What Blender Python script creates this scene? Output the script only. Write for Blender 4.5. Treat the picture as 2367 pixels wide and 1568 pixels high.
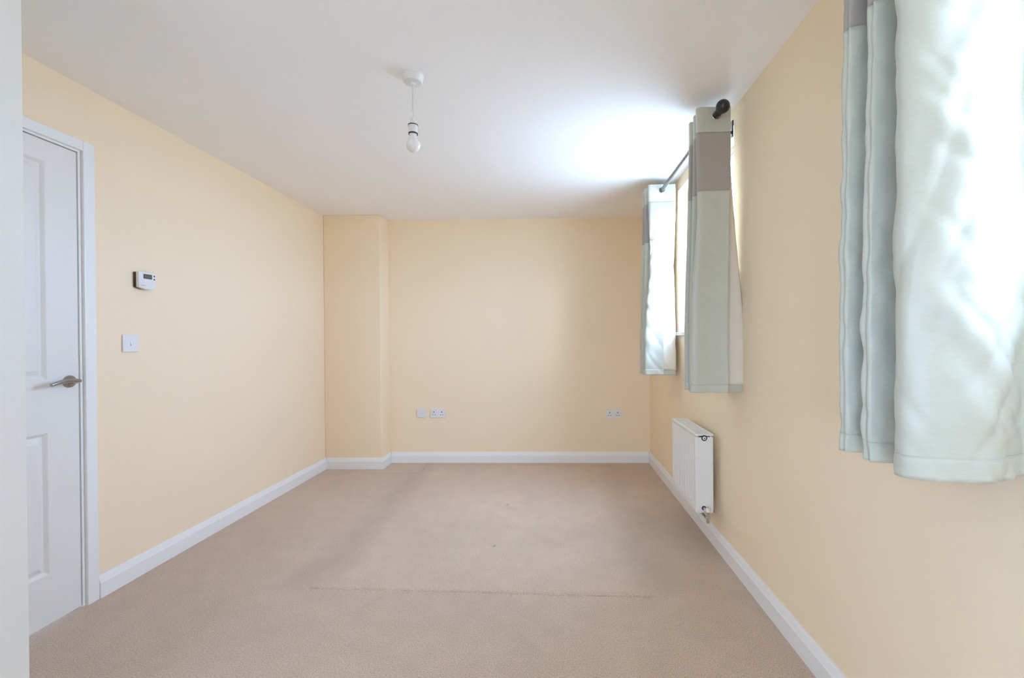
import bpy, bmesh, math, random
from mathutils import Matrix, Vector, noise

for o in list(bpy.data.objects):
    bpy.data.objects.remove(o)
scene = bpy.context.scene
C = scene.collection

# ------------------------------------------------------------------ camera
cam_d = bpy.data.cameras.new('camera')
cam = bpy.data.objects.new('camera', cam_d)
C.objects.link(cam)
cam_d.sensor_width = 36.0
cam_d.lens = 15.8175
cam_d.shift_x = -0.0271919
cam_d.shift_y = 0.0023691
cam_d.clip_start = 0.02
cam.matrix_world = Matrix(((0.9995672, 0.0074659, 0.0284541, 0.0),
                           (0.0284219, 0.0043785, -0.9995864, 0.0),
                           (-0.0075874, 0.9999625, 0.0041644, 1.185),
                           (0, 0, 0, 1)))
scene.camera = cam

# ------------------------------------------------------------------ sky, sun, exposure
world = bpy.data.worlds.new('sky')
scene.world = world
world.use_nodes = True
bg = world.node_tree.nodes['Background']
bg.inputs['Color'].default_value = (0.555, 0.82, 1.32, 1)
bg.inputs['Strength'].default_value = 9.0

sun_d = bpy.data.lights.new('hazy_sun', 'SUN')
sun_d.energy = 0.2
sun_d.color = (1.0, 0.96, 0.9)
sun_d.angle = math.radians(9)
sun = bpy.data.objects.new('hazy_sun', sun_d)
C.objects.link(sun)
sun.rotation_euler = Vector((-0.636, 1.08, -0.26)).to_track_quat('-Z', 'Y').to_euler()

def portal(name, w, h, loc, direction):
    d = bpy.data.lights.new(name, 'AREA')
    d.shape = 'RECTANGLE'
    d.size = w
    d.size_y = h
    d.cycles.is_portal = True
    o = bpy.data.objects.new(name, d)
    C.objects.link(o)
    zl = -Vector(direction)
    yl = Vector((0, 0, 1))
    xl = yl.cross(zl)
    o.matrix_world = Matrix.Translation(loc) @ Matrix((xl, yl, zl)).transposed().to_4x4()
    return o

scene.view_settings.view_transform = 'Standard'
scene.view_settings.look = 'None'
scene.view_settings.gamma = 1.0
scene.view_settings.use_curve_mapping = False
scene.view_settings.exposure = 1.28
scene.cycles.use_denoising = True
scene.cycles.max_bounces = 16
scene.cycles.diffuse_bounces = 12
scene.cycles.glossy_bounces = 4
scene.cycles.transparent_max_bounces = 12
scene.cycles.caustics_reflective = False
scene.cycles.caustics_refractive = False

# ------------------------------------------------------------------ room numbers (metres)
H = 2.35
XL, XR = -2.118, 0.926          # left and right wall faces
YB, YP, XP = 4.332, 4.115, -1.5875   # back wall, boxing face, boxing side
YR = -2.30                      # rear wall
XN, YN = -1.272, 1.05           # projecting wall corner near the camera
WT = 0.175                       # right wall thickness
WINS = [(2.31, 3.33), (0.52, 0.90)]
FILL_LWIN = (-2.20, -1.00, 0.90, 2.10)        # unseen window added for fill light, near left wall: y0, y1, z0, z1
FILL_RWIN = (-1.15, -0.35, 0.50, 1.60)        # small unseen rear-wall window, added to even out the light: x0, x1, z0, z1
WZ0, WZ1 = 1.205, 2.265

# ------------------------------------------------------------------ materials
def new_mat(name):
    m = bpy.data.materials.new(name)
    m.use_nodes = True
    nt = m.node_tree
    return m, nt, nt.nodes['Principled BSDF']

def srgb(r, g, b):
    f = lambda c: (c / 255 / 12.92) if c / 255 <= 0.04045 else ((c / 255 + 0.055) / 1.055) ** 2.4
    return (f(r), f(g), f(b), 1)

def simple(name, col, rough=0.5, metal=0.0, spec=0.5, bump=0.0, scale=200, detail=3):
    m, nt, p = new_mat(name)
    p.inputs['Base Color'].default_value = col
    p.inputs['Roughness'].default_value = rough
    p.inputs['Metallic'].default_value = metal
    p.inputs['Specular IOR Level'].default_value = spec
    tc = nt.nodes.new('ShaderNodeTexCoord')
    nz = nt.nodes.new('ShaderNodeTexNoise')
    nz.inputs['Scale'].default_value = scale
    nz.inputs['Detail'].default_value = detail
    nt.links.new(tc.outputs['Object'], nz.inputs['Vector'])
    if bump > 0:
        b = nt.nodes.new('ShaderNodeBump')
        b.inputs['Strength'].default_value = 1.0
        b.inputs['Distance'].default_value = bump
        nt.links.new(nz.outputs['Fac'], b.inputs['Height'])
        nt.links.new(b.outputs['Normal'], p.inputs['Normal'])
    # very faint tone variation
    mix = nt.nodes.new('ShaderNodeMix')
    mix.data_type = 'RGBA'
    mix.blend_type = 'MULTIPLY'
    mix.inputs['A'].default_value = col
    ramp = nt.nodes.new('ShaderNodeValToRGB')
    ramp.color_ramp.elements[0].color = (0.96, 0.96, 0.96, 1)
    ramp.color_ramp.elements[1].color = (1, 1, 1, 1)
    nt.links.new(nz.outputs['Fac'], ramp.inputs['Fac'])
    mix.inputs['Factor'].default_value = 1.0
    nt.links.new(ramp.outputs['Color'], mix.inputs['B'])
    nt.links.new(mix.outputs['Result'], p.inputs['Base Color'])
    return m

M = {}
M['wall'] = simple('cream_wall_paint', (0.90, 0.742, 0.53, 1), 0.75, spec=0.25, bump=0.0004, scale=90)
M['wall_dimmed'] = simple('dimmed_wall_paint', (0.67, 0.64, 0.57, 1), 0.6, spec=0.3, bump=0.0003, scale=80)  # cream wall paint with a darkened colour, standing in for weaker light
M['ceiling'] = simple('white_ceiling_paint', (0.93, 0.93, 0.93, 1), 0.85, spec=0.2, bump=0.0004, scale=70)
M['trim'] = simple('white_gloss_trim', (0.84, 0.825, 0.80, 1), 0.35, bump=0.0001, scale=40)
M['door'] = simple('white_door_paint', (0.79, 0.765, 0.71, 1), 0.45, bump=0.0002, scale=60)
M['upvc'] = simple('white_upvc', (0.85, 0.85, 0.85, 1), 0.3)
M['plastic'] = simple('white_plastic', (0.78, 0.77, 0.76, 1), 0.35)
M['plastic_warm'] = simple('thermostat_white', (0.78, 0.75, 0.73, 1), 0.4)
M['dark_plastic'] = simple('dark_brown_plastic', srgb(62, 48, 42), 0.45)
M['hole'] = simple('dark_slot', (0.02, 0.018, 0.016, 1), 0.7)
M['button'] = simple('grey_button', srgb(84, 74, 72), 0.5)
M['lcd'] = simple('lcd_grey', srgb(98, 104, 98), 0.25)
M['print'] = simple('grey_print', srgb(150, 152, 156), 0.6)
M['radiator'] = simple('radiator_enamel', (0.80, 0.79, 0.76, 1), 0.35, bump=0.0001, scale=50)
M['chrome'] = simple('chrome', (0.62, 0.61, 0.6, 1), 0.12, metal=1.0)
M['satin'] = simple('satin_nickel', (0.40, 0.40, 0.41, 1), 0.16, metal=1.0)
M['rod'] = simple('brushed_grey_metal', (0.28, 0.285, 0.29, 1), 0.35, metal=0.9)
M['black'] = simple('black_metal', (0.012, 0.013, 0.018, 1), 0.28)
M['bulb'] = simple('pearl_bulb_glass', (0.84, 0.84, 0.84, 1), 0.12, spec=0.6)
M['flex'] = simple('white_flex', (0.70, 0.70, 0.70, 1), 0.5)
M['ring'] = simple('dark_ring', (0.03, 0.03, 0.035, 1), 0.5)
M['earth'] = simple('outside_ground', (0.60, 0.55, 0.46, 1), 0.95, scale=0.4)
M['cap'] = simple('cream_cap', (0.78, 0.73, 0.56, 1), 0.4)

def glass_mat():
    m = bpy.data.materials.new('window_glass')
    m.use_nodes = True
    nt = m.node_tree
    nt.nodes.clear()
    out = nt.nodes.new('ShaderNodeOutputMaterial')
    tr = nt.nodes.new('ShaderNodeBsdfTransparent')
    tr.inputs['Color'].default_value = (0.985, 0.99, 0.985, 1)
    gl = nt.nodes.new('ShaderNodeBsdfGlossy')
    gl.inputs['Roughness'].default_value = 0.02
    fr = nt.nodes.new('ShaderNodeFresnel')
    fr.inputs['IOR'].default_value = 1.45
    mx = nt.nodes.new('ShaderNodeMixShader')
    # reflect only where the ray enters the pane (the far face sees the ray from inside)
    geo = nt.nodes.new('ShaderNodeNewGeometry')
    inv = nt.nodes.new('ShaderNodeMath')
    inv.operation = 'SUBTRACT'
    inv.inputs[0].default_value = 1.0
    nt.links.new(geo.outputs['Backfacing'], inv.inputs[1])
    mul = nt.nodes.new('ShaderNodeMath')
    mul.operation = 'MULTIPLY'
    nt.links.new(fr.outputs[0], mul.inputs[0])
    nt.links.new(inv.outputs[0], mul.inputs[1])
    nt.links.new(mul.outputs[0], mx.inputs[0])
    nt.links.new(tr.outputs[0], mx.inputs[1])
    nt.links.new(gl.outputs[0], mx.inputs[2])
    nt.links.new(mx.outputs[0], out.inputs[0])
    return m
M['glass'] = glass_mat()

def fabric_mat(name, col, rough, sheen, transl, weave_z):
    m, nt, p = new_mat(name)
    p.inputs['Roughness'].default_value = rough
    p.inputs['Specular IOR Level'].default_value = 0.3
    p.inputs['Sheen Weight'].default_value = sheen
    p.inputs['Sheen Roughness'].default_value = 0.4
    tc = nt.nodes.new('ShaderNodeTexCoord')
    mp = nt.nodes.new('ShaderNodeMapping')
    mp.inputs['Scale'].default_value = (60, 60, weave_z)
    nz = nt.nodes.new('ShaderNodeTexNoise')
    nz.inputs['Scale'].default_value = 1.0
    nz.inputs['Detail'].default_value = 4
    nt.links.new(tc.outputs['Object'], mp.inputs['Vector'])
    nt.links.new(mp.outputs[0], nz.inputs['Vector'])
    ramp = nt.nodes.new('ShaderNodeValToRGB')
    ramp.color_ramp.elements[0].position = 0.3
    ramp.color_ramp.elements[1].position = 0.7
    ramp.color_ramp.elements[0].color = [c * 0.965 for c in col[:3]] + [1]
    ramp.color_ramp.elements[1].color = [min(1, c * 1.02) for c in col[:3]] + [1]
    nt.links.new(nz.outputs['Fac'], ramp.inputs['Fac'])
    nt.links.new(ramp.outputs['Color'], p.inputs['Base Color'])
    b = nt.nodes.new('ShaderNodeBump')
    b.inputs['Strength'].default_value = 0.3
    b.inputs['Distance'].default_value = 0.0002
    nt.links.new(nz.outputs['Fac'], b.inputs['Height'])
    nt.links.new(b.outputs['Normal'], p.inputs['Normal'])
    out = nt.nodes['Material Output']
    tl = nt.nodes.new('ShaderNodeBsdfTranslucent')
    nt.links.new(ramp.outputs['Color'], tl.inputs['Color'])
    mx = nt.nodes.new('ShaderNodeMixShader')
    mx.inputs[0].default_value = transl
    nt.links.new(p.outputs[0], mx.inputs[1])
    nt.links.new(tl.outputs[0], mx.inputs[2])
    nt.links.new(mx.outputs[0], out.inputs[0])
    return m
M['sage'] = fabric_mat('sage_faux_silk', (0.60, 0.595, 0.49, 1), 0.33, 0.2, 0.12, 420)
M['taupe'] = fabric_mat('taupe_slub_band', (0.42, 0.375, 0.32, 1), 0.5, 0.2, 0.08, 500)
M['lining'] = fabric_mat('cream_lining', (0.88, 0.81, 0.68, 1), 0.8, 0.1, 0.18, 300)

def carpet_mat():
    m, nt, p = new_mat('beige_carpet')
    p.inputs['Roughness'].default_value = 1.0
    p.inputs['Specular IOR Level'].default_value = 0.05
    p.inputs['Sheen Weight'].default_value = 0.25
    p.inputs['Sheen Roughness'].default_value = 0.6
    tc = nt.nodes.new('ShaderNodeTexCoord')
    def nz(scale, detail, rough=0.6):
        n = nt.nodes.new('ShaderNodeTexNoise')
        n.inputs['Scale'].default_value = scale
        n.inputs['Detail'].default_value = detail
        n.inputs['Roughness'].default_value = rough
        nt.links.new(tc.outputs['Object'], n.inputs['Vector'])
        return n
    fine = nz(210, 4, 0.7)
    mid = nz(9, 4)
    big = nz(1.6, 3)
    ramp = nt.nodes.new('ShaderNodeValToRGB')
    ramp.color_ramp.elements[0].position = 0.34
    ramp.color_ramp.elements[1].position = 0.66
    ramp.color_ramp.elements[0].color = (0.46, 0.332, 0.235, 1)
    ramp.color_ramp.elements[1].color = (0.82, 0.635, 0.485, 1)
    nt.links.new(fine.outputs['Fac'], ramp.inputs['Fac'])
    def mul(fac_socket, lo, hi, prev):
        r = nt.nodes.new('ShaderNodeMapRange')
        r.inputs['From Min'].default_value = 0.3
        r.inputs['From Max'].default_value = 0.7
        r.inputs['To Min'].default_value = lo
        r.inputs['To Max'].default_value = hi
        nt.links.new(fac_socket, r.inputs['Value'])
        mx = nt.nodes.new('ShaderNodeMix')
        mx.data_type = 'RGBA'
        mx.blend_type = 'MULTIPLY'
        mx.inputs['Factor'].default_value = 1.0
        nt.links.new(prev, mx.inputs['A'])
        nt.links.new(r.outputs['Result'], mx.inputs['B'])
        return mx.outputs['Result']
    c = mul(mid.outputs['Fac'], 0.955, 1.04, ramp.outputs['Color'])
    c = mul(big.outputs['Fac'], 0.95, 1.05, c)
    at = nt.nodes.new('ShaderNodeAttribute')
    at.attribute_name = 'wear_shade'
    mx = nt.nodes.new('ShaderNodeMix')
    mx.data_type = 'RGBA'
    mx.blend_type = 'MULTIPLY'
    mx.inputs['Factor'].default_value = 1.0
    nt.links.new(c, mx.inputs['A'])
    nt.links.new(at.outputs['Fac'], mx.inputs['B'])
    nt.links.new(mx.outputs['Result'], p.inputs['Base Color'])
    b = nt.nodes.new('ShaderNodeBump')
    b.inputs['Strength'].default_value = 0.8
    b.inputs['Distance'].default_value = 0.005
    nt.links.new(fine.outputs['Fac'], b.inputs['Height'])
    nt.links.new(b.outputs['Normal'], p.inputs['Normal'])
    return m
M['carpet'] = carpet_mat()

# ------------------------------------------------------------------ mesh helpers
def finish(name, bm, mat, parent=None, smooth=False, bevel=0.0, seg=2, loc=None):
    me = bpy.data.meshes.new(name)
    bmesh.ops.recalc_face_normals(bm, faces=bm.faces)
    bm.to_mesh(me)
    bm.free()
    me.materials.append(M[mat])
    if smooth:
        for p in me.polygons:
            p.use_smooth = True
    o = bpy.data.objects.new(name, me)
    C.objects.link(o)
    if loc is not None:
        o.location = loc
    if parent is not None:
        o.parent = parent
    if bevel > 0:
        b = o.modifiers.new('bevel', 'BEVEL')
        b.width = bevel
        b.segments = seg
        b.limit_method = 'ANGLE'
        b.harden_normals = False
    return o

def add_box(bm, x0, x1, y0, y1, z0, z1):
    v = [bm.verts.new(p) for p in ((x0, y0, z0), (x1, y0, z0), (x1, y1, z0), (x0, y1, z0),
                                   (x0, y0, z1), (x1, y0, z1), (x1, y1, z1), (x0, y1, z1))]
    for f in ((0, 3, 2, 1), (4, 5, 6, 7), (0, 1, 5, 4), (1, 2, 6, 5), (2, 3, 7, 6), (3, 0, 4, 7)):
        bm.faces.new([v[i] for i in f])

def box(name, x0, x1, y0, y1, z0, z1, mat, parent=None, bevel=0.0, seg=2):
    bm = bmesh.new()
    add_box(bm, x0, x1, y0, y1, z0, z1)
    return finish(name, bm, mat, parent, bevel=bevel, seg=seg)

def frame_of(axis):
    a = Vector(axis).normalized()
    u = a.orthogonal().normalized()
    return a, u, a.cross(u)

def add_lathe(bm, prof, origin, axis=(0, 0, 1), n=28):
    """prof: list of (radius, distance along axis); closed at the ends."""
    a, u, w = frame_of(axis)
    o = Vector(origin)
    rings = []
    for r, t in prof:
        if r < 1e-6:
            rings.append([bm.verts.new(o + a * t)])
        else:
            rings.append([bm.verts.new(o + a * t + (u * math.cos(2 * math.pi * k / n) + w * math.sin(2 * math.pi * k / n)) * r) for k in range(n)])
    for A, B in zip(rings, rings[1:]):
        for k in range(n):
            k2 = (k + 1) % n
            if len(A) == 1 and len(B) == 1:
                continue
            if len(A) == 1:
                bm.faces.new((A[0], B[k], B[k2]))
            elif len(B) == 1:
                bm.faces.new((A[k], A[k2], B[0]))
            else:
                bm.faces.new((A[k], A[k2], B[k2], B[k]))
    if len(rings[0]) > 1:
        bm.faces.new(rings[0])
    if len(rings[-1]) > 1:
        bm.faces.new(rings[-1])

def lathe(name, prof, origin, axis, mat, parent=None, n=28, smooth=True):
    bm = bmesh.new()
    add_lathe(bm, prof, origin, axis, n)
    o = finish(name, bm, mat, parent, smooth=smooth)
    if smooth:
        try:
            o.data.set_sharp_from_angle(angle=math.radians(38))
        except Exception:
            pass
    return o

def add_tube(bm, pts, rad, n=12, squash=1.0):
    pts = [Vector(p) for p in pts]
    rings = []
    ref = None
    for i, p in enumerate(pts):
        t = (pts[min(i + 1, len(pts) - 1)] - pts[max(i - 1, 0)]).normalized()
        if ref is None:
            ref = t.orthogonal().normalized()
            if abs(t.z) < 0.9:
                ref = (Vector((0, 0, 1)) - t * t.z).normalized()
        ref = (ref - t * ref.dot(t)).normalized()
        w = t.cross(ref)
        r = rad[i] if isinstance(rad, (list, tuple)) else rad
        rings.append([bm.verts.new(p + (ref * math.cos(2 * math.pi * k / n) + w * math.sin(2 * math.pi * k / n) * squash) * r) for k in range(n)])
    for A, B in zip(rings, rings[1:]):
        for k in range(n):
            k2 = (k + 1) % n
            bm.faces.new((A[k], A[k2], B[k2], B[k]))
    bm.faces.new(rings[0])
    bm.faces.new(rings[-1])

def tube(name, pts, rad, mat, parent=None, n=12, squash=1.0):
    bm = bmesh.new()
    add_tube(bm, pts, rad, n, squash)
    o = finish(name, bm, mat, parent, smooth=True)
    o.data.set_sharp_from_angle(angle=math.radians(45))
    return o

def add_torus(bm, c, axis, R, r, n=32, m=10):
    a, u, w = frame_of(axis)
    c = Vector(c)
    rings = []
    for i in range(n):
        th = 2 * math.pi * i / n
        d = u * math.cos(th) + w * math.sin(th)
        rings.append([bm.verts.new(c + d * (R + r * math.cos(2 * math.pi * k / m)) + a * r * math.sin(2 * math.pi * k / m)) for k in range(m)])
    for i in range(n):
        A, B = rings[i], rings[(i + 1) % n]
        for k in range(m):
            k2 = (k + 1) % m
            bm.faces.new((A[k], A[k2], B[k2], B[k]))

def add_prism(bm, prof, along, s0, s1):
    """prof: closed list of (a, z); along 'x' or 'y': extrude from s0 to s1."""
    def P(a, z, s):
        return (a, s, z) if along == 'y' else (s, a, z)
    A = [bm.verts.new(P(a, z, s0)) for a, z in prof]
    B = [bm.verts.new(P(a, z, s1)) for a, z in prof]
    n = len(prof)
    for k in range(n):
        bm.faces.new((A[k], A[(k + 1) % n], B[(k + 1) % n], B[k]))
    bm.faces.new(A)
    bm.faces.new(list(reversed(B)))

def struct(o, label=None, cat=None):
    o['kind'] = 'structure'
    if label:
        o['label'] = label
    if cat:
        o['category'] = cat
    return o

def thing(name, label, cat, loc, group=None):
    o = bpy.data.objects.new(name, None)
    C.objects.link(o)
    o.location = loc
    o.empty_display_size = 0.05
    o['label'] = label
    o['category'] = cat
    if group:
        o['group'] = group
    return o

def adopt(parent, *objs):
    """Parent objects built in room coordinates, keeping their place."""
    inv = Matrix.Translation(parent.location).inverted()
    for o in objs:
        o.parent = parent
        o.matrix_parent_inverse = inv
    return objs

# ------------------------------------------------------------------ structure: floor
def seg_dist(x, y, a, b):
    ax, ay = a
    bx, by = b
    dx, dy = bx - ax, by - ay
    t = max(0, min(1, ((x - ax) * dx + (y - ay) * dy) / (dx * dx + dy * dy)))
    return math.hypot(x - ax - t * dx, y - ay - t * dy)

CREASES = [((-1.17, 2.122), (0.443, 2.074), 0.0055, 0.006),
           ((-1.75, 3.975), (-1.19, 3.975), 0.003, 0.006),
           ((-1.19, 3.975), (-1.215, 4.29), 0.003, 0.006),
           ((-1.21, 4.268), (0.53, 4.225), 0.005, 0.007),
           ((0.50, 4.22), (0.56, 4.00), 0.002, 0.006)]
PITS = [((-0.337, 3.22), 0.010), ((-0.346, 2.576), 0.009)]

def smooth01(t):
    t = max(0, min(1, t))
    return t * t * (3 - 2 * t)

def floor_shape(x, y):
    z = 0.0
    for a, b, d, w in CREASES:
        if y < min(a[1], b[1]) - 0.05 or y > max(a[1], b[1]) + 0.05:
            continue
        q = seg_dist(x, y + 0.006 * noise.noise((x * 9, 1.7, 0)), a, b)
        k = 0.55 + 0.6 * abs(noise.noise((x * 14, y * 14, 3.1)))
        z -= d * k * math.exp(-(q / w) ** 2)
        z += 0.25 * d * math.exp(-((q - 2.6 * w) / (1.6 * w)) ** 2)
    for c, d in PITS:
        q = math.hypot(x - c[0], (y - c[1]) * 1.0)
        z -= d * math.exp(-(q / 0.009) ** 2)
    # slightly sunken, brushed-back rectangle where the bed stood
    return z

def floor_wear_shade(x, y):
    # upright, less trodden pile inside the bed outline; trodden track around it
    n = 0.10 * noise.noise((x * 2.3, y * 2.3, 0.4)) + 0.05 * noise.noise((x * 7, y * 7, 2.4))
    left = smooth01((x + 1.20 + n) / 0.16)
    right = smooth01((0.46 + n - x) / 0.16)
    front = smooth01((y - 2.09) / 0.03)
    back = smooth01((4.25 - y) / 0.3)
    bed = left * right * front * back
    rim = max(0.0, 1 - abs(x + 1.22 + n) / 0.16) + max(0.0, 1 - abs(x - 0.50 + n) / 0.18)
    rim *= smooth01((y - 2.0) / 0.25)
    w = 0.985 + 0.05 * bed - 0.115 * rim - 0.05 * smooth01((x - 0.5) / 0.25)  # right-hand strip darker: part dirty pile, part shade put into the colour
    head = math.exp(-((x + 0.3) / 0.62) ** 2 - ((y - 3.3) / 0.42) ** 2)
    w += 0.085 * head
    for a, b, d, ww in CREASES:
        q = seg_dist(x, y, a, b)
        w -= 0.16 * math.exp(-(q / (ww * 1.3)) ** 2) * (0.6 + 0.5 * noise.noise((x * 20, y * 20, 5)))  # shade in the crease grooves painted into the colour
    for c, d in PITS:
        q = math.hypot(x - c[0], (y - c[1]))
        w -= 0.3 * math.exp(-(q / 0.010) ** 2)  # pits darkened in colour the same way, as shade
    w += 0.03 * noise.noise((x * 1.7 + 4, y * 2.6, 7.7))
    return w

def axis_samples(lo, hi, coarse, fine_zones):
    out = [lo]
    while out[-1] < hi - 1e-6:
        s = coarse
        for a, b, f in fine_zones:
            if a - 1e-6 <= out[-1] < b:
                s = min(s, f)
        out.append(min(hi, out[-1] + s))
    return out

def build_floor():
    xs = axis_samples(XL - 0.1, XR + 0.15, 0.02, [(-1.24, -1.16, 0.005), (-0.40, -0.30, 0.004), (0.48, 0.58, 0.008)])
    ys = axis_samples(YR - 0.1, YB + 0.1, 0.025, [(2.05, 2.15, 0.003), (2.54, 2.61, 0.004), (3.18, 3.26, 0.004), (3.95, 4.0, 0.004), (4.2, 4.29, 0.004)])
    verts, wear_shade = [], []
    for y in ys:
        for x in xs:
            verts.append((x, y, floor_shape(x, y)))
            wear_shade.append(floor_wear_shade(x, y))
    nx = len(xs)
    faces = []
    for j in range(len(ys) - 1):
        for i in range(nx - 1):
            a = j * nx + i
            faces.append((a, a + 1, a + nx + 1, a + nx))
    me = bpy.data.meshes.new('floor')
    me.from_pydata(verts, [], faces)
    at = me.attributes.new('wear_shade', 'FLOAT', 'POINT')
    at.data.foreach_set('value', wear_shade)
    me.materials.append(M['carpet'])
    for p in me.polygons:
        p.use_smooth = True
    o = bpy.data.objects.new('floor', me)
    C.objects.link(o)
    struct(o, 'beige pile carpet with a long crease and pressed lines', 'carpet')
build_floor()

# ------------------------------------------------------------------ structure: shell
struct(box('ceiling', XL - 0.15, XR + WT, YR - 0.2, YB + 0.15, H, H + 0.12, 'ceiling'),
       'plain white painted ceiling', 'ceiling')
DY0, DY1, DZ1 = 1.160, 1.984, 2.070    # rough door opening in the left wall
bm = bmesh.new()
add_box(bm, XL - 0.12, XL, YN - 0.1, DY0, 0 - 0.06, H)
add_box(bm, XL - 0.12, XL, DY1, YB + 0.1, -0.06, H)
add_box(bm, XL - 0.12, XL, DY0, DY1, DZ1, H)
struct(finish('wall_left', bm, 'wall'), 'cream painted left wall with the white door', 'wall')
struct(box('wall_back', XL, XR + 0.1, YB, YB + 0.15, -0.06, H, 'wall'), 'cream painted end wall with sockets', 'wall')
struct(box('wall_back_boxing', XL, XP, YP, YB, -0.06, H, 'wall', bevel=0.006, seg=3),
       'cream boxed-in column in the left far corner', 'wall')
bm = bmesh.new()
add_box(bm, XN, FILL_RWIN[0], YR - 0.2, YR, -0.06, H)
add_box(bm, FILL_RWIN[1], XR, YR - 0.2, YR, -0.06, H)
add_box(bm, FILL_RWIN[0], FILL_RWIN[1], YR - 0.2, YR, -0.06, FILL_RWIN[2])
add_box(bm, FILL_RWIN[0], FILL_RWIN[1], YR - 0.2, YR, FILL_RWIN[3], H)
struct(finish('wall_rear', bm, 'wall'), 'cream wall with an added fill-light window behind the camera', 'wall')
bm = bmesh.new()
NT = 0.16
add_box(bm, XN - NT, XN, YR - 0.2, FILL_LWIN[0], -0.06, H)
add_box(bm, XN - NT, XN, FILL_LWIN[1], YN, -0.06, H)
add_box(bm, XN - NT, XN, FILL_LWIN[0], FILL_LWIN[1], -0.06, FILL_LWIN[2])
add_box(bm, XN - NT, XN, FILL_LWIN[0], FILL_LWIN[1], FILL_LWIN[3], H)
add_box(bm, XL - 0.1, XN - NT, YN - NT, YN, -0.06, H)
struct(finish('wall_near_left', bm, 'wall_dimmed'), 'cream wall corner, shade put into its colour, at the left edge of the view', 'wall')

def build_right_wall():
    bm = bmesh.new()
    ys = [YR - 0.2, WINS[1][0], WINS[1][1], WINS[0][0], WINS[0][1], YB + 0.1]
    for k in range(5):
        if k in (1, 3):
            add_box(bm, XR, XR + WT, ys[k], ys[k + 1], -0.06, WZ0)
            add_box(bm, XR, XR + WT, ys[k], ys[k + 1], WZ1, H)
        else:
            add_box(bm, XR, XR + WT, ys[k], ys[k + 1], -0.06, H)
    bmesh.ops.remove_doubles(bm, verts=bm.verts, dist=1e-5)
    # drop the inner faces shared by neighbouring blocks
    seen = {}
    for f in list(bm.faces):
        key = tuple(sorted(v.index for v in f.verts))
        seen.setdefault(key, []).append(f)
    return finish('wall_right', bm, 'wall')
struct(build_right_wall(), 'cream painted right wall with two curtained windows', 'wall')
struct(box('ground_outside', -60, 60, -60, 60, -3.05, -3.0, 'earth'), 'ground outside below the windows', 'ground')

# skirting boards
BH, BT = 0.103, 0.018
def skirting_prof(face, sgn):
    """(a, z): a = distance coordinate, face = wall plane, sgn = direction into the room."""
    t = BT
    return [(face, -0.01), (face + sgn * t, -0.01), (face + sgn * t, 0.070), (face + sgn * (t - 0.002), 0.073),
            (face + sgn * (t - 0.004), 0.078), (face + sgn * (t - 0.008), 0.090), (face + sgn * 0.006, 0.099),
            (face + sgn * 0.004, BH), (face, BH)]
def skirting(name, along, face, sgn, s0, s1, label):
    bm = bmesh.new()
    add_prism(bm, skirting_prof(face, sgn), along, s0, s1)
    return struct(finish(name, bm, 'trim'), label, 'skirting board')
skirting('baseboard_left', 'y', XL, 1, 2.0205, YP, 'white skirting board along the left wall')
skirting('baseboard_boxing', 'x', YP, -1, XL + BT, XP + BT, 'white skirting board across the boxed column front')
skirting('baseboard_boxing_side', 'y', XP, 1, YP, YB, 'short white skirting board on the boxed column side')
skirting('baseboard_back', 'x', YB, -1, XP + BT, XR - BT, 'white skirting board along the end wall')
skirting('baseboard_right', 'y', XR, -1, YR, YB, 'white skirting board along the right wall under the windows')
skirting('baseboard_near_left', 'y', XN, 1, YR, YN, 'white skirting board on the near wall corner')

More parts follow.
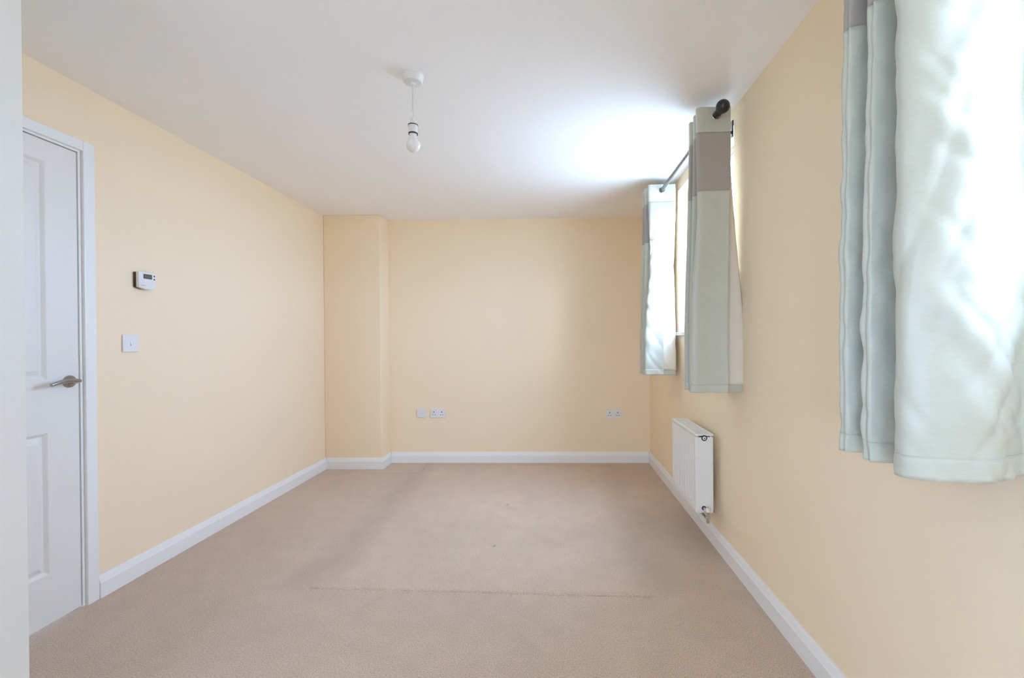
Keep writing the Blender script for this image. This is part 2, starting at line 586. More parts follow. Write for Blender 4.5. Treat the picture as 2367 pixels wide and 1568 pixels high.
# ------------------------------------------------------------------ door
def build_door():
    root = thing('door_1', 'white four-panel door with a lever handle in the left wall', 'door', (XL, 1.57, 0))
    root['kind'] = 'structure'
    FX = XL - 0.003                     # leaf face
    ly0, ly1, lz0, lz1 = 1.191, 1.953, 0.006, 2.036
    bm = bmesh.new()
    ys = [ly0, ly0 + 0.126, ly0 + 0.126 + 0.20, ly1 - 0.126 - 0.20, ly1 - 0.126, ly1]
    zs = [lz0, 0.214, 0.808, 1.034, 1.948, lz1]
    g = [[bm.verts.new((FX, y, z)) for z in zs] for y in ys]
    panels = []
    for i in range(5):
        for j in range(5):
            f = bm.faces.new((g[i][j], g[i + 1][j], g[i + 1][j + 1], g[i][j + 1]))
            if i in (1, 3) and j in (1, 3):
                panels.append(f)
    edge = [e for e in bm.edges if len(e.link_faces) == 1]
    ret = bmesh.ops.extrude_edge_only(bm, edges=edge)
    for v in [x for x in ret['geom'] if isinstance(x, bmesh.types.BMVert)]:
        v.co.x -= 0.036
    rim = [e for e in ret['geom'] if isinstance(e, bmesh.types.BMEdge) and all(abs(v.co.x - (FX - 0.036)) < 1e-5 for v in e.verts)]
    bmesh.ops.edgeloop_fill(bm, edges=rim)
    bmesh.ops.recalc_face_normals(bm, faces=bm.faces)
    for f in panels:
        f.normal_update()
    s = 1 if panels[0].normal.x > 0 else -1
    for th, dp in ((0.006, -0.003), (0.012, -0.008), (0.010, 0.001), (0.022, 0.008), (0.006, 0.001)):
        bmesh.ops.inset_individual(bm, faces=panels, thickness=th, depth=dp * s)
    leaf = finish('door_leaf', bm, 'door', bevel=0.0012, seg=2)
    # lining with its rebate
    bm = bmesh.new()
    jx0, jx1 = XL - 0.12, XL
    add_box(bm, jx0, jx1, ly1 + 0.004, DY1, 0, lz1 + 0.004)
    add_box(bm, jx0, jx1, DY0, ly0 - 0.004, 0, lz1 + 0.004)
    add_box(bm, jx0, jx1, DY0, DY1, lz1 + 0.004, DZ1)
    add_box(bm, jx0, FX - 0.040, ly1 - 0.012, ly1 + 0.004, 0, lz1 + 0.004)      # stops behind the leaf
    add_box(bm, jx0, FX - 0.040, ly0 - 0.004, ly0 + 0.012, 0, lz1 + 0.004)
    add_box(bm, jx0, FX - 0.040, ly0 + 0.012, ly1 - 0.012, lz1 - 0.012, lz1 + 0.004)
    frame = finish('door_frame', bm, 'trim')
    # architraves, profile thin at the opening, mitred look by bevel
    a0, a1, az = 1.9685, 2.020, 2.0955
    t = 0.0135
    def arch(name, y0, y1, z0, z1):
        bmx = bmesh.new()
        add_box(bmx, XL - 0.001, XL + t, y0, y1, z0, z1)
        return finish(name, bmx, 'trim', bevel=0.004, seg=3)
    a_far = arch('architrave', a0, a1, -0.005, az)
    a_near = arch('architrave', ly0 - 0.0155 - (a1 - a0), ly0 - 0.0155, -0.005, az)
    a_top = arch('architrave', ly0 - 0.0155, a0, lz1 + 0.0135, az)
    # handle
    hz, hy = 1.017, 1.9125
    rose = lathe('handle_rose', [(0.0, 0), (0.0265, 0), (0.0265, 0.005), (0.0245, 0.0085), (0.011, 0.010), (0, 0.010)],
                 (FX, hy, hz), (1, 0, 0), 'satin', n=36)
    pts = [(FX + 0.006, hy, hz), (FX + 0.030, hy, hz), (FX + 0.046, hy - 0.001, hz + 0.001), (FX + 0.054, hy - 0.008, hz + 0.0025)]
    for k in range(1, 13):
        q = k / 12
        pts.append((FX + 0.056 + 0.002 * math.sin(q * math.pi), hy - 0.010 - 0.108 * q, hz + 0.003 + 0.006 * math.sin(q * math.pi * 0.9) - 0.010 * q * q))
    rad = [0.0095, 0.0095, 0.0095, 0.0096] + [0.0092 - 0.0018 * k / 12 for k in range(12)]
    lever = tube('handle_lever', pts, rad, 'satin', n=14)
    adopt(root, leaf, frame, a_far, a_near, a_top)
    # handle is a part of the leaf
    for o in (rose, lever):
        o.parent = leaf
        o['label'] = 'satin metal lever handle' if o is lever else 'round metal handle rose'
build_door()

# ------------------------------------------------------------------ windows
def build_window(n, y0, y1, label):
    root = thing('window_%d' % n, label, 'window', (XR, (y0 + y1) / 2, WZ0))
    root['kind'] = 'structure'
    fx0, fx1 = XR + 0.100, XR + 0.155
    zb, zt = WZ0 + 0.025, WZ1
    bm = bmesh.new()
    w = 0.030
    add_box(bm, fx0, fx1, y0, y1, zb, zb + w)
    add_box(bm, fx0, fx1, y0, y1, zt - w, zt)
    add_box(bm, fx0, fx1, y0, y0 + w, zb + w, zt - w)
    add_box(bm, fx0, fx1, y1 - w, y1, zb + w, zt - w)
    ym = (y0 + y1) / 2
    lights = [(y0 + w, y1 - w)]
    if y1 - y0 > 1.2:
        add_box(bm, fx0, fx1, ym - 0.03, ym + 0.03, zb + w, zt - w)
        lights = [(y0 + w, ym - 0.03), (ym + 0.03, y1 - w)]
    fr = finish('window_frame', bm, 'upvc', bevel=0.003)
    parts = [fr]
    for a, b in lights:
        bm = bmesh.new()
        s = 0.030
        c0, c1 = zb + w, zt - w
        sx0, sx1 = fx0 + 0.004, fx1 - 0.006
        a_, b_ = a + 0.002, b - 0.002
        add_box(bm, sx0, sx1, a_, b_, c0 + 0.002, c0 + s)
        add_box(bm, sx0, sx1, a_, b_, c1 - s, c1 - 0.002)
        add_box(bm, sx0, sx1, a_, a_ + s, c0 + s, c1 - s)
        add_box(bm, sx0, sx1, b_ - s, b_, c0 + s, c1 - s)
        sash = finish('window_sash', bm, 'upvc', bevel=0.003)
        pane = box('pane', fx0 + 0.028, fx0 + 0.032, a_ + s - 0.004, b_ - s + 0.004, c0 + s - 0.004, c1 - s + 0.004, 'glass')
        pane.parent = sash
        parts.append(sash)
    bm = bmesh.new()
    add_box(bm, XR - 0.020, fx0 + 0.002, y0, y1, WZ0, zb)
    add_box(bm, XR - 0.020, XR, y0 - 0.04, y0, WZ0, zb)
    add_box(bm, XR - 0.020, XR, y1, y1 + 0.04, WZ0, zb)
    bmesh.ops.remove_doubles(bm, verts=bm.verts, dist=1e-5)
    sill = finish('window_sill', bm, 'trim', bevel=0.006, seg=3)
    parts.append(sill)
    adopt(root, *parts)
    portal('window_portal_%d' % n, y1 - y0, WZ1 - zb, (XR + WT + 0.01, (y0 + y1) / 2, (zb + WZ1) / 2), (-1, 0, 0))
build_window(1, WINS[0][0], WINS[0][1], 'white framed window in the right wall between the two far curtains')
build_window(2, WINS[1][0], WINS[1][1], 'white framed window in the right wall hidden beside the nearest curtain')

def build_added_left_window():
    y0, y1, z0, z1 = FILL_LWIN
    root = thing('window_3', 'white framed window added for fill light in the near left wall behind the camera', 'window', (XN, (y0 + y1) / 2, z0))
    root['kind'] = 'structure'
    xa, xb = XN - 0.13, XN - 0.07
    ym = (y0 + y1) / 2
    w = 0.06
    bm = bmesh.new()
    add_box(bm, xa, xb, y0, y1, z0, z0 + w)
    add_box(bm, xa, xb, y0, y1, z1 - w, z1)
    for a, b in ((y0, y0 + w), (ym - w / 2, ym + w / 2), (y1 - w, y1)):
        add_box(bm, xa, xb, a, b, z0 + w, z1 - w)
    fr = finish('window_frame', bm, 'upvc', bevel=0.003)
    panes = [box('pane', XN - 0.102, XN - 0.098, a, b, z0 + w - 0.004, z1 - w + 0.004, 'glass')
             for a, b in ((y0 + w - 0.004, ym - w / 2 + 0.004), (ym + w / 2 - 0.004, y1 - w + 0.004))]
    adopt(root, fr, *panes)
    portal('window_portal_3', y1 - y0, z1 - z0, (XN - NT - 0.01, ym, (z0 + z1) / 2), (1, 0, 0))
build_added_left_window()

def build_added_rear_window():
    x0, x1, z0, z1 = FILL_RWIN
    root = thing('window_4', 'white framed window added for fill light in the wall behind the camera', 'window', ((x0 + x1) / 2, YR, z0))
    root['kind'] = 'structure'
    ya, yb = YR - 0.14, YR - 0.08
    w = 0.06
    bm = bmesh.new()
    add_box(bm, x0, x1, ya, yb, z0, z0 + w)
    add_box(bm, x0, x1, ya, yb, z1 - w, z1)
    for a, b in ((x0, x0 + w), (x1 - w, x1)):
        add_box(bm, a, b, ya, yb, z0 + w, z1 - w)
    fr = finish('window_frame', bm, 'upvc', bevel=0.003)
    pane = box('pane', x0 + w - 0.004, x1 - w + 0.004, YR - 0.112, YR - 0.108, z0 + w - 0.004, z1 - w + 0.004, 'glass')
    adopt(root, fr, pane)
    portal('window_portal_4', x1 - x0, z1 - z0, ((x0 + x1) / 2, YR - 0.21, (z0 + z1) / 2), (0, 1, 0))
build_added_rear_window()

# ------------------------------------------------------------------ radiator
def build_radiator():
    y0, y1, z0, z1 = 2.525, 3.028, 0.207, 0.652
    xf, xb = 0.791, 0.889
    root = thing('radiator', 'white panel radiator on the right wall under the far window', 'radiator', (XR - 0.035, (y0 + y1) / 2, z0))
    zt = z1 - 0.012
    def panel(name, x, sgn):
        """fluted pressed panel, x = outer face, sgn = outward direction in x"""
        bm = bmesh.new()
        n = 15
        prof = []
        pitch = (y1 - y0 - 0.05) / n
        for k in range(n):
            c = y0 + 0.025 + pitch * (k + 0.5)
            prof += [(c - pitch * 0.46, 0.0), (c - pitch * 0.30, 0.0), (c - pitch * 0.16, -0.0022), (c + pitch * 0.16, -0.0022), (c + pitch * 0.30, 0.0)]
        prof = [(y0 + 0.004, -0.004), (y0 + 0.008, 0.0)] + prof + [(y1 - 0.008, 0.0), (y1 - 0.004, -0.004)]
        zz = [(z0, -0.010, 0), (z0 + 0.010, 0.0, 0), (z0 + 0.032, 0.0, 0), (z0 + 0.050, 0.0, 1), (zt - 0.062, 0.0, 1), (zt - 0.044, 0.0, 0), (zt - 0.008, 0, 0), (zt, -0.010, 0)]
        rows = []
        for z, off, fl in zz:
            rows.append([bm.verts.new((x + sgn * (off + (d if fl or d == -0.004 else 0)), y, z)) for y, d in prof])
        for A, B in zip(rows, rows[1:]):
            for k in range(len(A) - 1):
                bm.faces.new((A[k], A[k + 1], B[k + 1], B[k]))
        edge = [e for e in bm.edges if len(e.link_faces) == 1]
        ret = bmesh.ops.extrude_edge_only(bm, edges=edge)
        for v in [q for q in ret['geom'] if isinstance(q, bmesh.types.BMVert)]:
            v.co.x = x - sgn * 0.018
        rim = [e for e in ret['geom'] if isinstance(e, bmesh.types.BMEdge) and all(abs(v.co.x - (x - sgn * 0.018)) < 1e-6 for v in e.verts)]
        bmesh.ops.edgeloop_fill(bm, edges=rim)
        return finish(name, bm, 'radiator', smooth=False, bevel=0.0012)
    front = panel('front_panel', xf, -1)
    rear = panel('rear_panel', xb, 1)
    bm = bmesh.new()                     # convector fins between the two panels
    for k in range(24):
        y = y0 + 0.03 + k * (y1 - y0 - 0.06) / 23
        add_box(bm, xf + 0.019, xb - 0.019, y - 0.0006, y + 0.0006, z0 + 0.04, zt - 0.03)
    fins = finish('convector_fins', bm, 'radiator')
    # top grille: rim, two long bars and cross slats
    bm = bmesh.new()
    g0, g1 = zt + 0.001, z1
    add_box(bm, xf - 0.001, xf + 0.014, y0, y1, g0, g1)
    add_box(bm, xb - 0.012, xb + 0.001, y0, y1, g0, g1)
    add_box(bm, xf + 0.014, xb - 0.012, y0, y0 + 0.014, g0, g1)
    add_box(bm, xf + 0.014, xb - 0.012, y1 - 0.014, y1, g0, g1)
    xm = (xf + xb) / 2
    add_box(bm, xm - 0.004, xm + 0.004, y0 + 0.014, y1 - 0.014, g0 + 0.003, g1 - 0.001)
    grille = finish('top_grille', bm, 'radiator', bevel=0.0025)
    bm = bmesh.new()
    n = 46
    for k in range(n):
        y = y0 + 0.018 + k * (y1 - y0 - 0.036) / (n - 1)
        add_box(bm, xf + 0.012, xb - 0.010, y - 0.0032, y + 0.0032, g0 + 0.002, g1 - 0.002)
    slats = finish('grille_slats', bm, 'radiator')
    slats.parent = grille
    # side panels
    sides = []
    for a, b in ((y0 - 0.002, y0 + 0.004), (y1 - 0.004, y1 + 0.002)):
        sides.append(box('side_panel', xf + 0.004, xb - 0.002, a, b, z0 + 0.006, zt - 0.005, 'radiator', bevel=0.0022, seg=3))
    # air vent plug on the near end, set in a dark round recess
    px, pz = 0.838, 0.630
    ring = lathe('plug_ring', [(0.0, 0), (0.0162, 0), (0.0162, 0.0012), (0.0, 0.0012)], (px, y0 - 0.002, pz), (0, -1, 0), 'hole', n=28)
    plug = lathe('vent_plug', [(0.0, 0.0), (0.0102, 0.0), (0.0100, 0.003), (0.0090, 0.0042), (0.0, 0.0042)], (px, y0 - 0.0025, pz), (0, -1, 0), 'radiator', n=28)
    dot = lathe('vent_screw', [(0.0, 0), (0.0036, 0), (0.0036, 0.0015), (0, 0.0015)], (px + 0.001, y0 - 0.0066, pz - 0.001), (0, -1, 0), 'button', n=16)
    # valve at the bottom of the near end
    vx, vy, vz = 0.846, y0 - 0.034, 0.222
    v_hole = lathe('valve_ring', [(0, 0), (0.0125, 0), (0.0125, 0.001), (0, 0.001)], (0.834, y0 - 0.002, 0.240), (0, -1, 0), 'hole', n=24)
    tail = tube('valve_tail', [(0.834, y0 + 0.006, 0.240), (0.835, y0 - 0.010, 0.238), (0.838, y0 - 0.020, 0.232), (0.842, y0 - 0.028, 0.226), (vx, vy, vz)],
                [0.0085, 0.0085, 0.0095, 0.0105, 0.0105], 'chrome', n=14)
    body = lathe('valve_body', [(0.0, -0.052), (0.0075, -0.052), (0.0095, -0.046), (0.0095, -0.030), (0.0125, -0.028), (0.0135, -0.022), (0.0125, -0.014), (0.0090, -0.012), (0.0095, 0.004), (0.0100, 0.010), (0, 0.010)],
                 (vx, vy, vz), (0, 0, 1), 'chrome', n=20)
    cap = lathe('valve_cap', [(0.0, 0.010), (0.0125, 0.010), (0.0128, 0.026), (0.0105, 0.030), (0.0, 0.031)], (vx, vy, vz), (0, 0, 1), 'cap', n=20)
    pipe = tube('supply_pipe', [(vx, vy + 0.004, 0.187), (vx, vy + 0.03, 0.187), (vx, vy + 0.105, 0.187), (vx + 0.006, vy + 0.122, 0.187), (vx + 0.02, vy + 0.128, 0.187), (XR - 0.001, vy + 0.128, 0.187)], 0.0068, 'chrome', n=12)
    br = []
    for yy in (y0 + 0.22, y1 - 0.10):
        br.append(box('wall_bracket', xb - 0.004, XR - 0.0005, yy - 0.015, yy + 0.015, z0 + 0.06, z1 - 0.08, 'radiator'))
    adopt(root, front, rear, fins, grille, *sides, ring, plug, v_hole, tail, body, cap, pipe, *br)
    dot.parent = plug
    body['label'] = 'chrome radiator valve'
build_radiator()

# ------------------------------------------------------------------ pendant light
def build_pendant():
    x, y = -0.607, 1.968
    root = thing('pendant_light', 'white pendant with a bare bulb on a thin flex under the ceiling', 'light', (x, y, H))
    rose = lathe('ceiling_rose', [(0, 0), (0.0485, 0), (0.0485, 0.004), (0.0455, 0.007), (0.0430, 0.024), (0.0380, 0.030), (0.012, 0.033), (0.010, 0.040), (0.004, 0.042), (0, 0.042)],
                 (x, y, H), (0, 0, -1), 'plastic', n=48)
    flex = tube('flex', [(x + 0.0015 * math.sin(k * 0.9), y, H - 0.038 - k * 0.0155) for k in range(11)], 0.0024, 'flex', n=8)
    zt = 2.163
    holder = lathe('lamp_holder', [(0, 0), (0.008, 0), (0.013, 0.012), (0.0165, 0.030), (0.0165, 0.066), (0.0165, 0.072), (0, 0.072)],
                   (x, y, zt), (0, 0, -1), 'plastic', n=32)
    r1 = lathe('holder_ring', [(0, 0), (0.0215, 0), (0.0215, 0.0035), (0, 0.0035)], (x, y, zt - 0.029), (0, 0, -1), 'ring', n=32)
    sk = lathe('holder_skirt', [(0, 0), (0.0200, 0), (0.0190, 0.033), (0, 0.033)], (x, y, zt - 0.0325), (0, 0, -1), 'plastic', n=32)
    r2 = lathe('shade_ring', [(0, 0), (0.0205, 0), (0.0205, 0.005), (0, 0.005)], (x, y, zt - 0.0655), (0, 0, -1), 'ring', n=32)
    bz = zt - 0.0705
    prof = [(0, 0), (0.0150, 0), (0.0152, 0.010), (0.0180, 0.020), (0.0235, 0.030)]
    for k in range(0, 15):
        th = math.radians(-38 + k * (128 / 14))
        prof.append((0.0300 * math.cos(th), 0.0490 + 0.0300 * math.sin(th)))
    prof[-1] = (0, prof[-1][1])
    bulb = lathe('bulb', prof, (x, y, bz), (0.03, 0.0, -1), 'bulb', n=40)
    bulb['label'] = 'unlit pearl light bulb'
    adopt(root, rose, flex, holder, r1, sk, r2, bulb)
build_pendant()

# ------------------------------------------------------------------ wall plates
def rounded_plate(name, w, h, d, mat, bevel):
    """plate in its own axes: face towards -y, centre at the wall plane"""
    bm = bmesh.new()
    add_box(bm, -w / 2, w / 2, -d, 0, -h / 2, h / 2)
    return finish(name, bm, mat, bevel=bevel, seg=3)

def build_switch():
    root = thing('light_switch', 'square white single light switch under the thermostat', 'light switch', (XL, 2.195, 1.1815))
    root.rotation_euler = (0, 0, math.radians(90))
    # local -y now points into the room (+x); local x points along +y
    def P(o):
        o.parent = root
        return o
    P(rounded_plate('plate', 0.086, 0.086, 0.0085, 'plastic', 0.003))
    bm = bmesh.new()
    add_prism(bm, [(-0.0085, -0.011), (-0.0135, -0.011), (-0.0090, 0.011), (-0.0085, 0.011)], 'x', -0.0055, 0.0055)
    P(finish('rocker', bm, 'plastic', bevel=0.0006))
build_switch()

def build_socket(x, z, label, double=True):
    root = thing('double_socket' if double else 'blank_plate', label, 'socket' if double else 'wall plate', (x, YB, z),
                 'double sockets on the end wall' if double else None)
    w = 0.146 if double else 0.086
    def P(o, par=root):
        o.parent = par
        return o
    P(rounded_plate('plate', w, 0.086, 0.0095, 'plastic', 0.003))
    if not double:
        for sx in (-0.012, 0.012):
            pass
        bm = bmesh.new()
        add_box(bm, -0.020, 0.020, -0.0105, -0.009, -0.022, 0.022)
        P(finish('cover_insert', bm, 'plastic', bevel=0.0008))
        for s in (-0.030, 0.030):
            P(lathe('screw_cap', [(0, 0), (0.0035, 0), (0.0032, 0.0008), (0, 0.0008)], (s, -0.0095, 0), (0, -1, 0), 'plastic', n=12))
        return
    for cx in (-0.0385, 0.0385):
        P(box('pin_slot', cx - 0.0035, cx + 0.0035, -0.0100, -0.0090, 0.0035, 0.0165, 'hole'))
        for s in (-1, 1):
            P(box('pin_slot', cx + s * 0.011 - 0.0045, cx + s * 0.011 + 0.0045, -0.0098, -0.0090, -0.0195, -0.0135, 'button'))
    for cx in (-0.0085, 0.0085):
        bm = bmesh.new()
        add_prism(bm, [(-0.0092, 0.0), (-0.0140, 0.0), (-0.0100, 0.021), (-0.0092, 0.021)], 'x', cx - 0.0055, cx + 0.0055)
        P(finish('rocker', bm, 'plastic', bevel=0.0006))
build_socket(-1.277, 0.481, 'small square white blank plate left of the double socket', False)
build_socket(-1.1165, 0.480, 'white double socket beside the small square plate, end wall')
build_socket(0.579, 0.469, 'white double socket near the right corner, end wall')

def build_thermostat():
    root = thing('thermostat', 'white digital wall thermostat with grey display above the light switch', 'thermostat', (XL, 2.266, 1.505))
    root.rotation_euler = (0, 0, math.radians(90))
    W = 0.099
    def outline(w, top, bot, belly, n=12):
        pts = [(-w / 2, top), (w / 2, top)]
        pts = [(-w / 2 + 0.003, top), (w / 2 - 0.003, top), (w / 2, top - 0.003)]
        for k in range(n + 1):
            q = k / n
            pts.append((w / 2 - w * q, bot - belly * (1 - (2 * q - 1) ** 2)))
        pts.append((-w / 2, top - 0.003))
        return pts
    def slab(name, w, top, bot, belly, d0, d1, mat, bev):
        bm = bmesh.new()
        o = outline(w, top, bot, belly)
        A = [bm.verts.new((x, -d0, z)) for x, z in o]
        B = [bm.verts.new((x, -d1, z)) for x, z in o]
        n = len(o)
        for k in range(n):
            bm.faces.new((A[k], A[(k + 1) % n], B[(k + 1) % n], B[k]))
        bm.faces.new(A)
        bm.faces.new(list(reversed(B)))
        ob = finish(name, bm, mat, bevel=bev, seg=3)
        ob.parent = root
        return ob
    back = slab('back_plate', W - 0.001, 0.040, -0.037, 0.008, 0.0, 0.014, 'dark_plastic', 0.001)
    back['label'] = 'dark brown back plate'
    cover = slab('cover', W, 0.041, -0.037, 0.009, 0.0145, 0.030, 'plastic_warm', 0.004)
    slab('flap', W - 0.006, -0.0005, -0.034, 0.008, 0.030, 0.0308, 'plastic_warm', 0.0003)
    def P(o, par=root):
        o.parent = par
        return o
    P(box('display_bezel', -0.0275, 0.0270, -0.0310, -0.0295, 0.0055, 0.0345, 'plastic_warm', bevel=0.0005), root)
    P(box('display', -0.0245, 0.0240, -0.0316, -0.0300, 0.0080, 0.0315, 'hole'), root)
    lcd = P(box('lcd_screen', -0.0225, 0.0215, -0.0320, -0.0310, 0.0105, 0.0285, 'lcd'), root)
    lcd['label'] = 'grey display screen'
    for z in (0.0265, 0.0095):
        P(lathe('button', [(0, 0), (0.0042, 0), (0.0040, 0.0016), (0, 0.0020)], (0.0385, -0.0298, z), (0, -1, 0), 'button', n=18))
    cu = bpy.data.curves.new('logo_text', 'FONT')
    cu.body = 'Danfoss'
    cu.size = 0.0085
    cu.shear = 0.35
    cu.extrude = 0.0001
    tmp = bpy.data.objects.new('tmp', cu)
    C.objects.link(tmp)
    dg = bpy.context.evaluated_depsgraph_get()
    me = bpy.data.meshes.new_from_object(tmp.evaluated_get(dg))
    bpy.data.objects.remove(tmp)
    me.name = 'logo'
    me.materials.clear()
    me.materials.append(M['print'])
    lo = bpy.data.objects.new('logo', me)
    C.objects.link(lo)
    lo.parent = root
    lo.location = (-0.041, -0.0310, -0.030)
    lo.rotation_euler = (math.radians(90), 0, 0)
build_thermostat()

# ------------------------------------------------------------------ curtain poles
RX, RZ = 0.792, 2.253
def build_pole(ya, yb, label, brackets):
    root = thing('curtain_pole', label, 'curtain pole', (RX, (ya + yb) / 2, RZ))
    pole = lathe('pole', [(0, 0), (0.0125, 0), (0.0125, yb - ya), (0, yb - ya)], (RX, ya, RZ), (0, 1, 0), 'rod', n=24)
    parts = [pole]
    for y, s in ((ya, -1), (yb, 1)):
        prof = [(0, -0.012), (0.0165, -0.012), (0.0165, 0.006), (0.0200, 0.010), (0.0200, 0.018), (0.0150, 0.022)]
        for k in range(0, 13):
            th = math.radians(-62 + k * 152 / 12)
            prof.append((0.0310 * math.cos(th), 0.049 + 0.0310 * math.sin(th)))
        prof[-1] = (0, prof[-1][1])
        parts.append(lathe('finial', prof, (RX, y, RZ), (0, s, 0), 'black', n=32))
    for y in brackets:
        bm = bmesh.new()
        add_box(bm, XR - 0.006, XR - 0.0005, y - 0.010, y + 0.010, RZ - 0.045, RZ + 0.040)
        add_box(bm, RX, XR - 0.006, y - 0.006, y + 0.006, RZ - 0.026, RZ - 0.014)
        add_torus(bm, (RX, y, RZ), (0, 1, 0), 0.0165, 0.0035, 24, 8)
        parts.append(finish('bracket', bm, 'black', bevel=0.001))
    adopt(root, *parts)
build_pole(2.150, 3.50, 'grey metal curtain pole with black finial across the far window', (2.325, 3.43))
build_pole(-0.28, 1.085, 'grey metal curtain pole above the nearest window', (-0.20, 1.03))

# ------------------------------------------------------------------ curtains
def catmull(pts, step):
    P = [Vector((p[0], p[1], 0)) for p in pts]
    P = [P[0] * 2 - P[1]] + P + [P[-1] * 2 - P[-2]]
    dense = []
    for i in range(1, len(P) - 2):
        p0, p1, p2, p3 = P[i - 1], P[i], P[i + 1], P[i + 2]
        for k in range(24):
            t = k / 24
            dense.append(0.5 * ((2 * p1) + (p2 - p0) * t + (2 * p0 - 5 * p1 + 4 * p2 - p3) * t * t + (3 * p1 - p0 - 3 * p2 + p3) * t ** 3))
    dense.append(P[-2])
    return dense

def resample(dense, n):
    L = [0.0]
    for a, b in zip(dense, dense[1:]):
        L.append(L[-1] + (b - a).length)
    tot = L[-1]
    out, j = [], 0
    for k in range(n):
        s = tot * k / (n - 1)
        while j < len(L) - 2 and L[j + 1] < s:
            j += 1
        t = (s - L[j]) / max(1e-9, L[j + 1] - L[j])
        out.append(dense[j].lerp(dense[j + 1], t))
    return out, tot

ZT, ZB = 2.292, 0.922                # top edge and hem of every curtain
BAND1, BAND0 = 2.172, 1.892          # taupe band

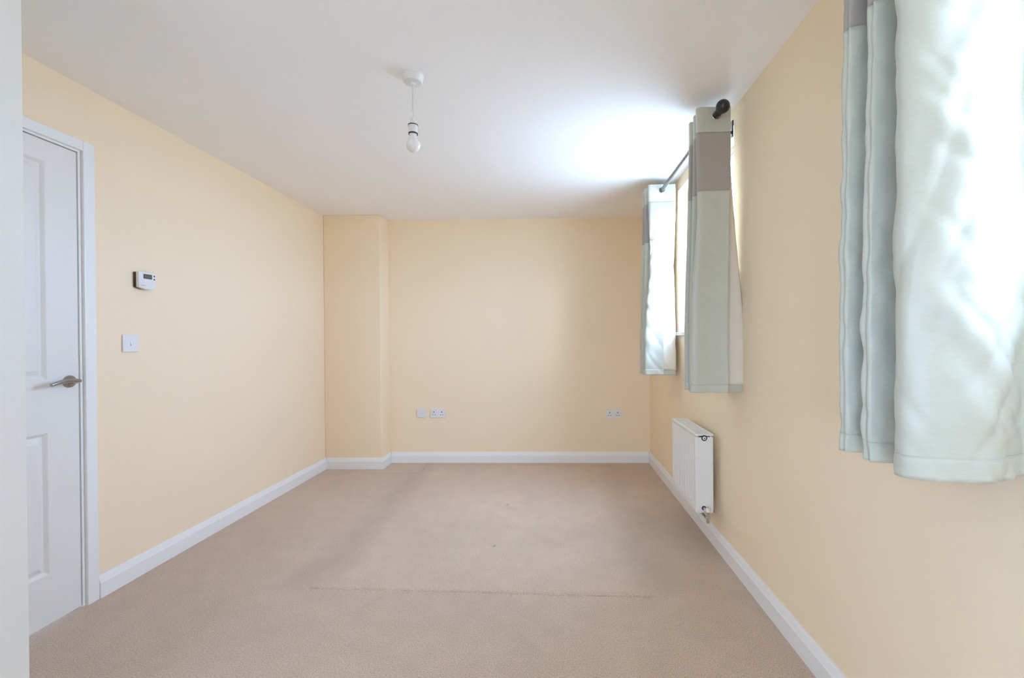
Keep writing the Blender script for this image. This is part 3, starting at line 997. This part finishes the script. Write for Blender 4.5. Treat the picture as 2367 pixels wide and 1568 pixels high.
def build_curtain(label, top, bottom, seed, crumple, shift_z=0.0, panel_y=None):
    """top / bottom: plan paths (x, y) from the free edge on; the rod runs through every panel."""
    root = thing('curtain', label, 'curtain', (top[0][0], top[0][1], ZT), 'sage green eyelet curtains')
    dt, db = catmull(top, 0.004), catmull(bottom, 0.004)
    _, Lt = resample(dt, 10)
    N = int(Lt / 0.0042)
    At, _ = resample(dt, N)
    Ab, _ = resample(db, N)
    # rows
    def rows(a, b, step):
        n = max(1, int(round((a - b) / step)))
        return [a + (b - a) * k / n for k in range(n + 1)]
    z_head = rows(ZT, BAND1, 0.004)
    z_band = rows(BAND1, BAND0, 0.010)
    z_body = rows(BAND0, ZB + 0.036, 0.010)
    z_hem = rows(ZB + 0.042, ZB, 0.008)
    def base(i, z):
        q = (ZT - z) / (ZT - ZB)
        q2 = smooth01(q * 1.15)
        return At[i].lerp(Ab[i], q2)
    def point(i, z, off=0.0):
        p = base(i, z)
        a, b = base(max(0, i - 2), z), base(min(N - 1, i + 2), z)
        t = (b - a).normalized()
        nrm = Vector((t.y, -t.x, 0))      # right-hand side of the path
        u = Lt * i / (N - 1)
        q = (ZT - z) / (ZT - ZB)
        amp = crumple * smooth01((q - 0.06) / 0.35) * (0.45 + 0.55 * math.exp(-((u - 0.10) / 0.10) ** 2))
        # diagonal drags and soft crumples of a silky cloth
        d = 0.0
        for k in range(3):
            an = (0.55, -0.75, 0.25)[k]
            s1 = u * math.cos(an) + z * math.sin(an)
            s2 = -u * math.sin(an) + z * math.cos(an)
            nz = noise.noise((s1 * (14, 17, 30)[k] + seed, s2 * (3.2, 4.0, 6.0)[k], seed * 1.7 + k))
            d += (0.9, 0.8, 0.45)[k] * (1 - 2.2 * abs(nz) ** 0.9 if k < 2 else nz)
        d = amp * (d - 0.6)
        # hem: small ripple, and a stitched fold line
        zz = z
        if q > 0.9:
            zz -= 0.006 * noise.noise((u * 6, seed, 2.0)) * (q - 0.9) * 10
        return Vector((p.x, p.y, zz + shift_z * q)) + nrm * (d + off)
    # the cloth is face-out on the side that looks at the camera at the free edge
    side = 1.0
    t0 = (At[6] - At[0]).normalized()
    if Vector((t0.y, -t0.x, 0)).y > 0:
        side = -1.0
    # where the rod crosses the panels
    cross = []
    for i in range(N - 1):
        if (At[i].x - RX) * (At[i + 1].x - RX) <= 0 and abs(At[i].y - At[i + 1].y) < 0.01:
            y = (At[i].y + At[i + 1].y) / 2
            if not cross or abs(y - cross[-1]) > 0.012:
                cross.append(y)
    def grid(name, zs, mat, off, i0=0, i1=None, holes=False, thick=0.0016, zshift=0.0):
        i1 = N if i1 is None else i1
        bm = bmesh.new()
        g = []
        for z in zs:
            g.append([bm.verts.new(point(i, z, off) + Vector((0, 0, zshift))) for i in range(i0, i1)])
        for r in range(len(zs) - 1):
            for c in range(i1 - i0 - 1):
                if holes:
                    cc = (g[r][c].co + g[r + 1][c + 1].co) / 2
                    if math.hypot(cc.x - RX, cc.z - RZ) < 0.0185 and any(abs(cc.y - y) < 0.02 for y in cross):
                        continue
                bm.faces.new((g[r][c], g[r][c + 1], g[r + 1][c + 1], g[r + 1][c]))
        loose = [v for v in bm.verts if not v.link_faces]
        bmesh.ops.delete(bm, geom=loose, context='VERTS')
        o = finish(name, bm, mat, smooth=True)
        s = o.modifiers.new('thickness', 'SOLIDIFY')
        s.thickness = thick
        s.offset = 0
        return o
    parts = [grid('header', z_head, 'sage', 0.0, holes=True),
             grid('band', z_band, 'taupe', 0.0),
             grid('drape', z_body, 'sage', 0.0),
             grid('hem', z_hem, 'sage', side * 0.0004, thick=0.0028)]
    parts[1]['label'] = 'taupe woven band'
    zl = rows(ZT - 0.012, BAND1, 0.005) + rows(BAND1, ZB + 0.036, 0.014)[1:]
    lin = grid('lining', zl, 'lining', -side * 0.0032, 4, N - 4, holes=True)
    lin['label'] = 'cream lining'
    parts.append(lin)
    # eyelets
    for y in cross:
        bm = bmesh.new()
        add_torus(bm, (RX, y, RZ), (0, 1, 0), 0.0205, 0.0036, 32, 8)
        e = finish('eyelet', bm, 'chrome', smooth=True)
        e['label'] = 'round metal eyelet'
        parts.append(e)
    adopt(root, *parts)
    return root

def zigzag(y0, pitch, xl, xr, n, first):
    """free edge first[0..], then panels swinging between xl and xr"""
    pts = list(first)
    y = y0
    for k in range(n):
        l = k % 2 == 1
        x_to = xl if l else xr
        y += pitch
        sgn = -1 if l else 1
        pts += [(x_to - sgn * 0.014, y - 0.002), (x_to, y + pitch * 0.35), (x_to - sgn * 0.014, y + pitch * 0.72)]
    pts.append((0.5 * (xl + xr), y + pitch * 0.8))
    return pts

# far window, near side
topA = zigzag(2.183, 0.036, 0.712, 0.861, 5, [(0.857, 2.176), (0.80, 2.180), (0.72, 2.178), (0.700, 2.190), (0.716, 2.205)])
botA = zigzag(2.186, 0.036, 0.687, 0.900, 5, [(0.838, 2.172), (0.76, 2.182), (0.685, 2.176), (0.668, 2.190), (0.690, 2.207)])
botA = [(0.916, y) if (x > 0.88 and y < 2.255) else (x, y) for x, y in botA]
build_curtain('sage green eyelet curtain hanging in shade above the radiator, with taupe band', topA, botA, 3.1, 0.0022)
# far window, far side
topB = zigzag(3.262, 0.036, 0.690, 0.895, 5, [(0.886, 3.250), (0.80, 3.257), (0.716, 3.256), (0.697, 3.268), (0.716, 3.283)])
botB = zigzag(3.262, 0.036, 0.668, 0.888, 5, [(0.794, 3.240), (0.745, 3.252), (0.692, 3.254), (0.668, 3.268), (0.692, 3.284)])
build_curtain('brightly lit sage green eyelet curtain in the far right corner, with taupe band', topB, botB, 8.6, 0.006)
# near window, far side
topC = zigzag(0.885, 0.040, 0.690, 0.900, 5, [(0.902, 0.848), (0.884, 0.866), (0.86, 0.866), (0.80, 0.846), (0.73, 0.845), (0.684, 0.862), (0.668, 0.885), (0.70, 0.905)])
botC = zigzag(0.890, 0.038, 0.672, 0.900, 5, [(0.902, 0.846), (0.886, 0.868), (0.862, 0.862), (0.82, 0.838), (0.757, 0.822), (0.69, 0.838), (0.656, 0.868), (0.69, 0.905)])
build_curtain('large pale sage green curtain nearest the camera at the right edge', topC, botC, 5.3, 0.0088)
